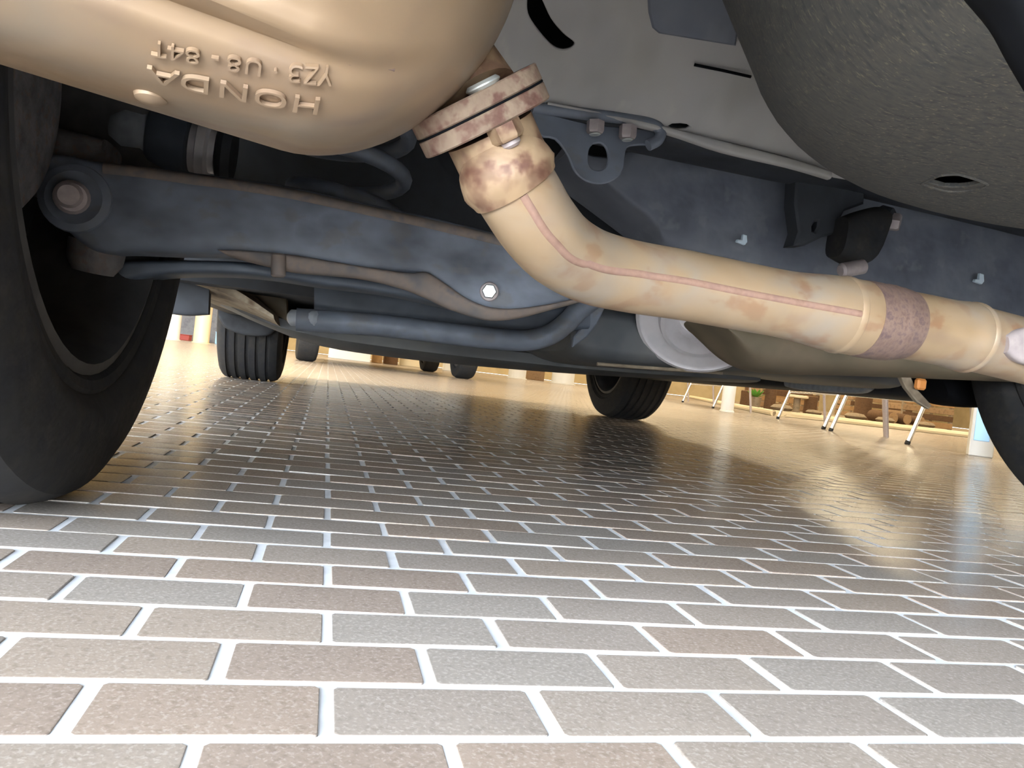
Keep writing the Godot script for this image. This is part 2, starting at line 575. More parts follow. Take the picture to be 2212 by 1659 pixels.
func floor_bricks() -> void:
	var base: Node3D = get_node("floor")
	var rng := RandomNumberGenerator.new()
	rng.seed = 5
	var pitch := 0.1
	var row := 0.05236
	# grout bed below the tiles
	obj("grout", box(Vector3(2, -0.0030, -7.6), Vector3(22, 0.004, 19.4), 0.0), M.grout, base)
	var meshes := []
	for i in 4:
		meshes.append(brick_mesh(0.0945 - 0.0006 * i, 0.0472 - 0.0004 * (i % 3), 0.0003 * (i - 1.5)))
	var spots := []
	for r in range(-36, 320):
		var z := -0.3441 - row * (r + 0.5) + row * 0.5
		var depth := -z
		var lo := -0.35 - 0.55 * maxf(depth, 0.3)
		var hi := 0.35 + 1.15 * maxf(depth, 0.3)
		var i0 := int(floor(lo / pitch))
		var i1 := int(ceil(hi / pitch))
		for i in range(i0, i1 + 1):
			var x := 0.01672 + pitch * (i + (0.5 if r % 2 == 0 else 0.0))
			var p := Vector3(x, 0, z)
			var v := cam_basis.inverse() * (p - EYE)
			var key := 99.0
			if v.z < -0.05:
				var sx := absf(v.x / -v.z * F)
				var sy := v.y / -v.z * F
				if sx < W / 2.0 + 230 and sy > -H / 2.0 - 140:
					key = -v.z
			spots.append([key, p])
	spots.sort_custom(func(a, b): return a[0] < b[0] or (a[0] == b[0] and (a[1].x < b[1].x if a[1].z == b[1].z else a[1].z < b[1].z)))
	var rest := []
	for k in spots.size():
		var p: Vector3 = spots[k][1]
		if k < 300:
			var o := inst("brick", meshes[rng.randi() % 4], M.bricks[rng.randi() % 6], base)
			o.position = p + Vector3(rng.randf_range(-0.0007, 0.0007), rng.randf_range(-0.0004, 0.0004), rng.randf_range(-0.0005, 0.0005))
			o.rotation.y = rng.randf_range(-0.006, 0.006)
		else:
			rest.append(p)
	var mm := MultiMesh.new()
	mm.transform_format = MultiMesh.TRANSFORM_3D
	mm.use_colors = true
	mm.mesh = meshes[1]
	mm.instance_count = rest.size()
	var cols := [rgb(145, 130, 118), rgb(147, 137, 127), rgb(144, 137, 130), rgb(141, 128, 117), rgb(149, 137, 125), rgb(143, 134, 125)]
	for k in rest.size():
		var b := Basis(Vector3.UP, rng.randf_range(-0.006, 0.006))
		mm.set_instance_transform(k, Transform3D(b, rest[k] + Vector3(rng.randf_range(-0.0007, 0.0007), rng.randf_range(-0.0003, 0.0003), rng.randf_range(-0.0005, 0.0005))))
		mm.set_instance_color(k, cols[rng.randi() % 6].srgb_to_linear() * rng.randf_range(0.9, 1.1))
	var mi := MultiMeshInstance3D.new()
	mi.name = "distant_bricks"
	mi.multimesh = mm
	mi.material_override = M.brick_far
	mi.set_meta("kind", "stuff")
	base.add_child(mi, true)

# ---------------------------------------------------------------- the car
func v2(a: Array) -> Array:
	var out := []
	for i in range(0, a.size(), 2):
		out.append(Vector2(a[i], a[i + 1]))
	return out

func muffler_point(s: float, th: float, off := 0.0) -> Vector3:   # s: distance of the section from the right end; th: 270 degrees at the bottom, 360 towards the rear
	var yc := 0.3818; var sl := -0.0999; var a := 0.1284; var b := 0.093; var zc := -0.4089; var xr := 0.0771; var re := 0.1091; var n := 1.803; var yaw := 0.1393
	var x := xr - s
	var t := maxf(0.0, (x - (xr - re)) / re)
	var k := pow(maxf(1.0 - pow(t, n), 0.0), 1.0 / n)
	var c := cos(th)
	var q := sin(th)
	var e := 2.0 / 2.4
	var groove := -0.0035 * exp(-pow(wrapf(th - deg_to_rad(307.0), -PI, PI) / 0.05, 2.0)) + 0.003 * exp(-pow(wrapf(th - deg_to_rad(315.0), -PI, PI) / 0.05, 2.0))
	groove *= smoothstep(0.04, 0.13, s)
	var kk := k + (off + groove) / 0.1
	var z := zc + b * kk * signf(c) * pow(absf(c), e)
	var y := yc + sl * x + a * kk * signf(q) * pow(absf(q), e)
	return Vector3(x * cos(yaw) + (z - zc) * sin(yaw), y, zc + (z - zc) * cos(yaw) - x * sin(yaw))

func the_car() -> void:
	var car := thing("car", "large dark car seen from below and behind, nearest to the camera, with beige exhaust", "car")
	car_body(car)
	car_underside(car)
	car_suspension(car)
	car_wheels(car)
	car_exhaust(car)

func car_body(car: Node3D) -> void:
	# painted lower body: two flanks with wheel arches, floor, bumper
	for s in [[-0.47, 1.0], [1.41, -1.0]]:
		var prof := PackedVector2Array()
		for p in [[0.05, 0.42], [-0.30, 0.40]]:
			prof.append(Vector2(p[0], p[1]))
		for k in 13:
			var a := PI * k / 12.0
			prof.append(Vector2(-0.76 + 0.43 * cos(a), 0.34 + 0.43 * sin(a)))
		for p in [[-1.22, 0.24], [-2.76, 0.22]]:
			prof.append(Vector2(p[0], p[1]))
		for k in 13:
			var a := PI * k / 12.0
			prof.append(Vector2(-3.25 + 0.43 * cos(a), 0.34 + 0.43 * sin(a)))
		for p in [[-3.72, 0.25], [-4.05, 0.27], [-4.15, 0.6], [-4.0, 0.95], [0.05, 0.95]]:
			prof.append(Vector2(p[0], p[1]))
		var x0: float = s[0]
		var xf := Transform3D(Basis(Vector3(0, 0, 1), Vector3(0, 1, 0), Vector3(-1, 0, 0)), Vector3(x0, 0, 0))
		obj("body_side", plate(prof, [], xf, 0.03, 0.006), M.paint, car)
	obj("floor_pan", box(Vector3(0.47, 0.66, -2.05), Vector3(1.86, 0.06, 4.1), 0.01), M.black, car)
	obj("rear_bumper", slab([Vector3(-0.47, 0.80, -0.06), Vector3(0.47, 0.80, -0.02), Vector3(1.41, 0.80, -0.06)], [Vector3(-0.47, 0.36, -0.10), Vector3(0.47, 0.36, -0.06), Vector3(1.41, 0.36, -0.10)], Vector3(0, 0, 1), 0.035), M.paint, car)
	obj("front_bumper", slab([Vector3(-0.45, 0.60, -4.0), Vector3(0.47, 0.60, -4.15), Vector3(1.40, 0.60, -4.0)], [Vector3(-0.40, 0.19, -4.0), Vector3(0.47, 0.19, -4.1), Vector3(1.36, 0.19, -4.0)], Vector3(0, 0, 1), 0.05), M.dark, car)
	# dark corner of the bumper's lower lip close to the lens
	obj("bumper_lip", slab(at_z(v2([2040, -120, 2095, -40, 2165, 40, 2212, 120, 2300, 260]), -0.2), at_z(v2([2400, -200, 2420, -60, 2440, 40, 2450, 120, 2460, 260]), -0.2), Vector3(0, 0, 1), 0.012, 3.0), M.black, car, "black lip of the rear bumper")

func car_underside(car: Node3D) -> void:
	# grey pan with its holes: a plane that rises towards the rear
	var a := pz(1200, 235, -0.80)
	var b := pz(1700, 345, -0.80)
	var plane := Plane(a, b, a + Vector3(0, 0.15, 0.16))
	var pan := obj("rear_floor_panel", plate_on(v2([960, -60, 960, 330, 1170, 226, 1250, 240, 1350, 262, 1440, 284, 1560, 305, 1700, 340, 1800, 385, 1900, 400, 1800, -60]),
		[rounded(v2([1150, -30, 1168, -6, 1190, 40, 1216, 72, 1240, 92, 1232, 104, 1212, 107, 1190, 96, 1160, 62, 1141, 30, 1140, -6])),
		v2([1443, 273, 1452, 268, 1470, 267, 1484, 269, 1491, 274, 1482, 279, 1464, 280, 1450, 278])], plane, 0.004), M.pan, car, "dusty grey floor panel")
	obj("stiffener", plate_on(v2([1398, -40, 1402, 30, 1410, 62, 1424, 74, 1590, 101, 1596, 60, 1580, -40]), [], Plane(plane.normal, plane.d + (0.004 if plane.normal.dot(EYE) - plane.d > 0 else -0.004)), 0.006, 0.002), M.plate, pan)
	obj("edge_flange", slab(at_z(v2([1180, 222, 1300, 245, 1440, 276, 1560, 306, 1700, 342, 1790, 370]), -0.795), at_z(v2([1180, 231, 1300, 256, 1440, 290, 1560, 330, 1700, 362, 1790, 388]), -0.795), Vector3(0, 0, 1), 0.006, 3.0), M.pan, pan)
	obj("spot_seam", tube([pz(1500, 140, -0.74), pz(1560, 152, -0.737), pz(1622, 166, -0.735)], 0.0016, 8), M.black, pan)
	# frame behind it, dark in the gap
	obj("frame_rail", slab(at_z(v2([1100, 200, 1400, 270, 1700, 340, 1900, 400, 2300, 470]), -0.93), at_z(v2([1100, 262, 1400, 322, 1700, 384, 1900, 420, 2300, 520]), -0.93), Vector3(0, 0, 1), 0.04, 4.0), M.dark, car)
	obj("upper_lining", box(Vector3(0.1, 0.5, -1.25), Vector3(0.9, 0.28, 0.08), 0.01), M.dark, car)
	obj("cross_member", slab(at_z(v2([1195, 345, 1290, 360, 1430, 325, 1740, 386, 1880, 408, 2050, 444, 2212, 482, 2400, 520]), -1.05), at_z(v2([1200, 360, 1380, 500, 1440, 560, 1740, 640, 1880, 680, 2050, 720, 2212, 760, 2400, 790]), -1.05), Vector3(0, 0.15, 1).normalized(), 0.05, 7.0), M.plate, car, "dark blue-grey cross member")
	# spare wheel tub
	var prof := [Vector2(0.254, 0.3441)]
	for k in 8:
		var an := 1.2 * (k + 1) / 8.0
		prof.append(Vector2(0.254 + 0.1055 * sin(an), 0.3441 + 0.1055 * (1.0 - cos(an))))
	prof.append(Vector2(prof[-1].x + 0.06, prof[-1].y + 0.12))
	prof.append(Vector2(prof[-1].x + 0.06, prof[-1].y + 0.10))
	prof.append(Vector2(prof[-1].x - 0.012, prof[-1].y))
	prof.append(Vector2(0.335, 0.42))
	prof.append(Vector2(0.254, 0.350))
	var rings := []
	for p in prof:
		rings.append(tub_ring(p.x, p.y))
	var tub := obj("spare_wheel_tub", loft(rings, false, true), M.well, car, "rounded dark grey spare wheel tub")
	var bot := PackedVector2Array()
	for p in tub_ring(0.256, 0.0):
		bot.append(Vector2(p.x, p.z))
	var dia := PackedVector2Array()
	for p in v2([2004, 394, 2026, 384, 2050, 380, 2076, 381, 2120, 396, 2098, 402, 2070, 405, 2040, 404]):
		var q := py(p.x, p.y, 0.3441)
		dia.append(Vector2(q.x, q.z))
	obj("tub_floor", plate(bot, [dia], Transform3D(Basis(Vector3(1, 0, 0), Vector3(0, 0, 1), Vector3(0, -1, 0)), Vector3(0, 0.3441, 0)), 0.004, 0.0006), M.well, tub)
	var rim := []
	for p in v2([1992, 396, 2024, 380, 2050, 376, 2078, 377, 2133, 397, 2104, 408, 2070, 412, 2036, 410]):
		rim.append(py(p.x, p.y, 0.3445))
	rim = spline(rim + [rim[0]], 4)
	obj("hole_rim", tube(rim, 0.0016, 8), M.well, tub)
	# hanger bracket with two bolts and an oval eye
	var hp := Plane(Vector3(0.1, 0.12, 1).normalized(), pz(1290, 300, -0.80))
	var hang := obj("hanger_bracket", plate_on(v2([1150, 236, 1200, 250, 1280, 268, 1360, 276, 1420, 284, 1424, 300, 1408, 312, 1380, 313, 1356, 318, 1350, 340, 1348, 362, 1336, 382, 1310, 395, 1284, 396, 1258, 386, 1240, 366, 1226, 334, 1200, 300, 1165, 290]),
		[v2([1283, 310, 1298, 309, 1310, 320, 1314, 340, 1310, 358, 1298, 367, 1283, 366, 1273, 356, 1271, 338, 1274, 320])], hp, 0.004, 0.0012, 3), M.arm, car, "blue-grey exhaust hanger bracket")
	obj("rolled_edge", tube(spline(at_z(v2([1150, 232, 1250, 245, 1340, 255, 1400, 264, 1426, 282, 1422, 302, 1400, 314]), -0.795), 5), 0.0062, 12), M.arm, hang)
	for p in [[1287, 262, 1285, 288], [1357, 272, 1355, 300]]:
		var n := obj("nut", hexnut(pz(p[0], p[1], -0.785), pz(p[2], p[3], -0.785), 0.0095), M.bolt_dull, hang)
		obj("bolt_tip", cyl(pz(p[2], p[3], -0.785), pz(p[2], p[3] + 4, -0.785), 0.006), M.zinc, hang)
	# second hanger: bracket, rubber block, bolt
	var hp2 := Plane(Vector3(0, 0, 1), pz(1760, 450, -0.94))
	var h2 := obj("rubber_hanger", plate_on(v2([1722, 372, 1800, 372, 1872, 390, 1868, 440, 1826, 455, 1812, 480, 1802, 506, 1778, 512, 1740, 530, 1716, 530, 1726, 500, 1718, 440]), [v2([1756, 488, 1762, 478, 1768, 478, 1767, 490, 1761, 500, 1756, 498])], hp2, 0.03, 0.003), M.dark, car, "dark exhaust hanger with rubber block")
	obj("rubber_block", slab(at_z(v2([1815, 470, 1850, 456, 1890, 448, 1906, 460]), -0.93), at_z(v2([1800, 556, 1840, 575, 1880, 560, 1900, 500]), -0.93), Vector3(0, 0, 1), 0.022, 3.0), M.rubber, h2)
	obj("sleeve", cyl(pz(1890, 470, -0.94), pz(1925, 480, -0.925), 0.019, 0.004), M.dark, h2)
	obj("bolt_head", hexnut(pz(1920, 478, -0.925), pz(1945, 481, -0.915), 0.0125), M.bolt_dull, h2)
	obj("lower_stud", cyl(pz(1815, 585, -0.9), pz(1868, 575, -0.9), 0.010, 0.003), M.bolt_dull, h2)
	for p in [[1592, 522, 1610, 527, 1612, 506], [2106, 608, 2122, 612, 2124, 590]]:
		obj("cable_clip", plate_on(v2([p[0], p[1], p[2], p[3] + 2, p[4] + 3, p[3] - 4, p[4] + 2, p[5] + 2, p[4] - 6, p[5], p[4] - 8, p[3] - 9, p[0] + 2, p[1] - 5]), [], Plane(Vector3(0, 0, 1), pz(1700, 560, -0.985)), 0.006, 0.0008), M.clip, car, "small white cable clip")
	# belly between the wheels
	obj("under_tray", slab(at_z(v2([566, 628, 640, 690, 800, 715, 1000, 742, 1150, 760, 1300, 780, 1460, 795]), -2.1), at_z(v2([566, 690, 640, 722, 720, 752, 850, 772, 1000, 788, 1200, 804, 1460, 818]), -2.1), Vector3(-0.1, 0, 1), 0.55, 4.0), M.belly, car, "long smooth grey under tray")
	obj("left_sill", slab(at_z(v2([452, 600, 500, 615, 560, 640, 620, 690]), -1.9), at_z(v2([456, 655, 500, 672, 560, 690, 625, 716]), -1.9), Vector3(0, 0, 1), 0.5, 3.0), M.brown, car, "dirty brown sill behind the left wheel")
	obj("sill_plate", slab(at_z(v2([565, 612, 590, 615, 620, 640]), -1.5), at_z(v2([548, 640, 580, 668, 622, 695]), -1.5), Vector3(0, 0, 1), 0.03, 3.0), M.canister, car)
	obj("front_floor", box(Vector3(0.47, 0.34, -2.4), Vector3(1.7, 0.2, 2.2), 0.03), M.dark, car)
	var tank := obj("fuel_tank", slab(shifted(at_z(v2([1232, 640, 1300, 650, 1500, 680, 1760, 700, 1960, 740]), -1.25), 0.25), shifted(at_z(v2([1234, 760, 1300, 788, 1450, 804, 1760, 822, 1960, 846]), -1.25), 0.25), Vector3(0, 0, 1), 0.25, 5.0), M.belly, car, "dark grey fuel tank")
	obj("tank_seam", tube(at_z(v2([1290, 786, 1380, 793, 1480, 800, 1560, 806]), -1.245), 0.003, 8), M.brown, tank)
	obj("tank_strap", plate_on(v2([1312, 655, 1290, 700, 1268, 728, 1238, 750, 1240, 728, 1262, 700, 1276, 672, 1290, 655]), [], Plane(Vector3(0, 0, 1), pz(1270, 700, -1.2)), 0.012, 0.002), M.arm, tank, "blue-grey tank strap end")
	var sill := obj("right_sill", slab(at_x(v2([1385, 780, 1500, 790, 1700, 800, 1880, 812, 2130, 820]), 1.3), at_x(v2([1385, 818, 1500, 827, 1700, 842, 1880, 858, 2130, 880]), 1.3), Vector3(1, 0, 0), 0.09, 5.0), M.dark, car, "dark right sill")
	obj("jack_pad", slab(at_x(v2([1702, 808, 1730, 804, 1800, 806, 1860, 808, 1880, 816]), 1.19), at_x(v2([1702, 836, 1730, 842, 1800, 848, 1860, 850, 1880, 842]), 1.19), Vector3(1, 0, 0), 0.012, 4.0), M.alloy, sill, "light blue-grey jacking pad")
	obj("right_trailing_arm", slab(at_z(v2([1985, 800, 2040, 812, 2100, 820, 2180, 830]), -1.25), at_z(v2([2010, 858, 2040, 876, 2100, 879, 2180, 874]), -1.25), Vector3(0, 0, 1), 0.05, 4.0), M.black, car, "black right trailing arm")

func tub_ring(r: float, y: float) -> PackedVector3Array:
	var ring := PackedVector3Array()
	for j in 72:
		var an := TAU * j / 72.0
		ring.append(Vector3(0.5762 + r * signf(cos(an)) * pow(absf(cos(an)), 0.94), y, -0.3287 + r * signf(sin(an)) * pow(absf(sin(an)), 0.94)))
	return ring

func car_suspension(car: Node3D) -> void:
	# lateral arm: pressed steel beam with rolled edges
	var top := v2([104, 405, 112, 362, 140, 343, 220, 357, 300, 366, 400, 378, 520, 394, 620, 408, 720, 430, 820, 452, 920, 473, 1020, 497, 1120, 522, 1290, 560])
	var bot := v2([104, 425, 118, 470, 150, 498, 215, 546, 300, 550, 400, 554, 520, 556, 620, 566, 720, 580, 820, 594, 920, 604, 1000, 660, 1110, 682, 1290, 640])
	var arm := obj("control_arm", slab(at_z(top, -0.88), at_z(bot, -0.88), Vector3(0, 0, 1), 0.03, 6.0), M.arm, car, "blue-grey pressed steel control arm")
	obj("upper_edge", tube(spline(at_z(v2([225, 366, 300, 374, 400, 388, 520, 404, 620, 420, 720, 441, 820, 463, 920, 485, 1020, 508, 1120, 532, 1200, 552]), -0.855), 4), 0.0068, 12), M.arm_rust, arm)
	obj("lower_lip", slab(at_z(v2([470, 540, 560, 544, 640, 552, 770, 574, 880, 590, 920, 588, 960, 612, 1010, 646, 1060, 664, 1120, 666, 1200, 654, 1280, 636]), -0.853), at_z(v2([500, 556, 560, 572, 640, 590, 770, 602, 860, 622, 920, 645, 960, 664, 1010, 682, 1060, 693, 1120, 688, 1200, 667, 1280, 646]), -0.858), Vector3(0, 0, 1), 0.009, 3.0), M.arm_rust, arm, "rusty lower lip of the arm")
	obj("dimple", lathe([Vector2(0.034, 0), Vector2(0.033, 0.006), Vector2(0.026, 0.009), Vector2(0.016, 0.006), Vector2(0.001, 0.005)], frame(pz(165, 430, -0.852), Vector3(0, 0, 1)), 28), M.arm, arm)
	obj("pivot_washer", cyl(pz(155, 426, -0.85), pz(155, 426, -0.838), 0.0165, 0.003), M.bolt_dull, arm)
	obj("pivot_bolt", cyl(pz(148, 421, -0.84), pz(148, 421, -0.822), 0.0125, 0.003), M.bolt_dull, arm, "dull round pivot bolt")
	obj("washer", cyl(pz(1057, 630, -0.852), pz(1057, 630, -0.846), 0.0108, 0.001), M.bolt_dull, arm)
	obj("bright_bolt", hexnut(pz(1057, 629, -0.848), pz(1057, 629, -0.838), 0.0085), M.zinc, arm, "bright zinc bolt head")
	obj("guide_pin", cyl(pz(602, 548, -0.845), pz(601, 599, -0.845), 0.0075, 0.002), M.arm_rust, arm)
	obj("bushing_cup", lathe([Vector2(0.001, -0.02), Vector2(0.02, -0.02), Vector2(0.027, -0.008), Vector2(0.028, 0.012), Vector2(0.001, 0.012)], frame(pz(208, 548, -0.90), Vector3(0.1, 1, 0.1)), 28), M.knuckle, arm)
	# second arm behind it
	obj("rear_link", slab(at_z(v2([188, 588, 210, 572, 260, 566, 340, 566, 440, 566, 560, 572, 700, 592, 860, 616, 1060, 660]), -0.95), at_z(v2([188, 600, 212, 620, 262, 620, 340, 603, 440, 597, 560, 602, 700, 622, 860, 643, 1060, 690]), -0.95), Vector3(0, 0, 1), 0.03, 4.0), M.arm_dark, car, "dark blue second suspension link")
	obj("second_cross_member", slab(at_z(v2([680, 600, 760, 615, 900, 625, 1100, 660, 1250, 660]), -1.25), at_z(v2([680, 678, 760, 690, 900, 704, 1100, 720, 1250, 715]), -1.25), Vector3(0, 0, 1), 0.06, 5.0), M.arm_dark, car)
	# stabiliser bar
	obj("stabiliser_bar", tube(spline(at_z(v2([640, 690, 700, 694, 800, 701, 900, 712, 1000, 724, 1080, 733, 1140, 735, 1190, 722, 1225, 696, 1250, 670, 1290, 640]), -1.16), 5), 0.0165, 16), M.arm, car, "blue-grey bent stabiliser bar")
	obj("bar_end", cyl(pz(625, 686, -1.17), pz(690, 690, -1.15), 0.012, 0.004), M.alloy, car)
	# coil spring
	var pts := []
	var c := pz(752, 425, -1.02)
	for k in 130:
		var an := TAU * k / 26.0 - 0.6
		pts.append(c + Vector3(0.068 * cos(an), -0.03 + 0.0021 * k, 0.068 * sin(an)))
	obj("coil_spring", tube(pts, 0.0105, 12), M.arm, car, "blue-grey coil spring above the arm")
	obj("spring_seat", lathe([Vector2(0.001, 0), Vector2(0.09, 0), Vector2(0.088, 0.01), Vector2(0.001, 0.012)], frame(c + Vector3(0, -0.05, 0), Vector3.UP), 32), M.dark, car)
	# axle shaft and damper mount seen over the arm
	var p0 := pz(40, 235, -1.0)
	var p1 := pz(510, 335, -1.0)
	var ax := frame(p0, p1 - p0)
	var L := p0.distance_to(p1)
	var hub := obj("damper_mount", lathe([Vector2(0.001, 0), Vector2(0.022, 0.001), Vector2(0.022, L * 0.15), Vector2(0.018, L * 0.16), Vector2(0.018, L * 0.38), Vector2(0.022, L * 0.40), Vector2(0.034, L * 0.44), Vector2(0.038, L * 0.50), Vector2(0.036, L * 0.60), Vector2(0.001, L * 0.60)], ax, 28), M.alloy, car, "grey damper mount over the arm")
	obj("sleeve", lathe([Vector2(0.001, L * 0.6), Vector2(0.038, L * 0.6), Vector2(0.041, L * 0.62), Vector2(0.041, L * 0.78), Vector2(0.036, L * 0.79), Vector2(0.001, L * 0.79)], ax, 28), M.arm_dark, hub)
	obj("ring", lathe([Vector2(0.001, L * 0.79), Vector2(0.031, L * 0.79), Vector2(0.031, L * 0.82), Vector2(0.040, L * 0.83), Vector2(0.040, L * 0.87), Vector2(0.028, L * 0.88), Vector2(0.028, L * 0.91), Vector2(0.001, L * 0.91)], ax, 28), M.endcap, hub)
	obj("flange", lathe([Vector2(0.001, L * 0.91), Vector2(0.034, L * 0.92), Vector2(0.039, L * 0.95), Vector2(0.034, L * 0.99), Vector2(0.001, L)], ax, 28), M.dark, hub)
	obj("knuckle", slab(at_z(v2([30, 255, 80, 262, 140, 285, 200, 300, 245, 315]), -0.93), at_z(v2([40, 400, 90, 430, 150, 410, 205, 372, 240, 345]), -0.93), Vector3(0, 0, 1), 0.04, 3.0), M.knuckle, car, "rough grey wheel knuckle")
	obj("upper_rail", slab(at_z(v2([30, 140, 150, 170, 300, 210, 480, 260]), -1.08), at_z(v2([30, 190, 150, 215, 300, 250, 480, 300]), -1.08), Vector3(0, 0, 1), 0.04, 4.0), M.arm_dark, car)
	obj("mud_flap", slab(at_z(v2([330, 520, 400, 520, 458, 520]), -1.42), at_z(v2([330, 672, 400, 682, 452, 680]), -1.42), Vector3(0, 0, 1), 0.012, 8.0), M.dark, car, "short dark mud flap behind the left rear wheel")

func wheel(car: Node3D, c: Vector3, side: float, r: float, w: float, turn := 0.0, label := "") -> void:
	# side: +1 when the inner face looks towards +x
	var xf := Transform3D(Basis(Vector3.UP, turn), c) * frame(Vector3.ZERO, Vector3(side, 0, 0))
	var prof := []
	var half := w / 2.0
	var bead := r * 0.68
	for p in [[bead, half * 0.80], [bead + 0.008, half * 0.90], [bead + 0.016, half * 0.92], [bead + 0.020, half * 0.90], [r * 0.77, half * 0.985], [r * 0.80, half * 1.0], [r * 0.87, half * 0.985], [r * 0.935, half * 0.94], [r * 0.972, half * 0.87], [r * 0.99, half * 0.76]]:
		prof.append(Vector2(p[0], p[1]))
	for g in [0.58, 0.27, -0.04, -0.35, -0.62]:
		var y: float = half * g
		prof.append(Vector2(r, y + half * 0.06)); prof.append(Vector2(r - 0.007, y + half * 0.045))
		prof.append(Vector2(r - 0.007, y - half * 0.045)); prof.append(Vector2(r, y - half * 0.06))
	for p in [[r * 0.99, -half * 0.8], [r * 0.972, -half * 0.87], [r * 0.935, -half * 0.94], [r * 0.87, -half * 0.985], [r * 0.80, -half], [r * 0.74, -half * 0.95], [bead, -half * 0.80]]:
		prof.append(Vector2(p[0], p[1]))
	var ty := obj("tyre", lathe(prof, xf, 96, true), M.rubber, car, label, 30.0)
	var rp := []
	for p in [[bead + 0.004, half * 0.86], [bead - 0.006, half * 0.88], [bead - 0.012, half * 0.74], [bead - 0.022, half * 0.55], [bead - 0.026, -half * 0.3], [bead - 0.05, -half * 0.42], [0.001, -half * 0.5], [0.001, -half * 0.7], [bead - 0.03, -half * 0.62], [bead + 0.002, -half * 0.7], [bead + 0.002, half * 0.7]]:
		rp.append(Vector2(p[0], p[1]))
	obj("rim", lathe(rp, xf, 64, true), M.rim, ty)
	obj("brake_backplate", lathe([Vector2(0.001, half * 0.1), Vector2(r * 0.31, half * 0.1), Vector2(r * 0.33, half * 0.05), Vector2(r * 0.33, -half * 0.3), Vector2(0.001, -half * 0.3)], xf, 48), M.knuckle, ty)

func car_wheels(car: Node3D) -> void:
	wheel(car, Vector3(-0.293, 0.3575, -0.75), 1.0, 0.3575, 0.217, 0.0, "large left rear tyre nearest the camera")
	wheel(car, Vector3(1.222, 0.3575, -0.84), -1.0, 0.3575, 0.217, 0.0, "right rear tyre at the frame edge")
	wheel(car, Vector3(-0.285, 0.335, -3.25), 1.0, 0.335, 0.235, 0.0, "left front tyre with ribbed tread")
	wheel(car, Vector3(1.33, 0.335, -3.32), -1.0, 0.335, 0.21, 0.0, "right front tyre")
	obj("fender_liner", slab(at_z(v2([470, 640, 490, 668, 540, 676, 590, 662, 606, 640]), -2.93), at_z(v2([474, 690, 492, 712, 540, 726, 585, 722, 606, 690]), -2.93), Vector3(0, 0, 1), 0.02, 4.0), M.dark, car)

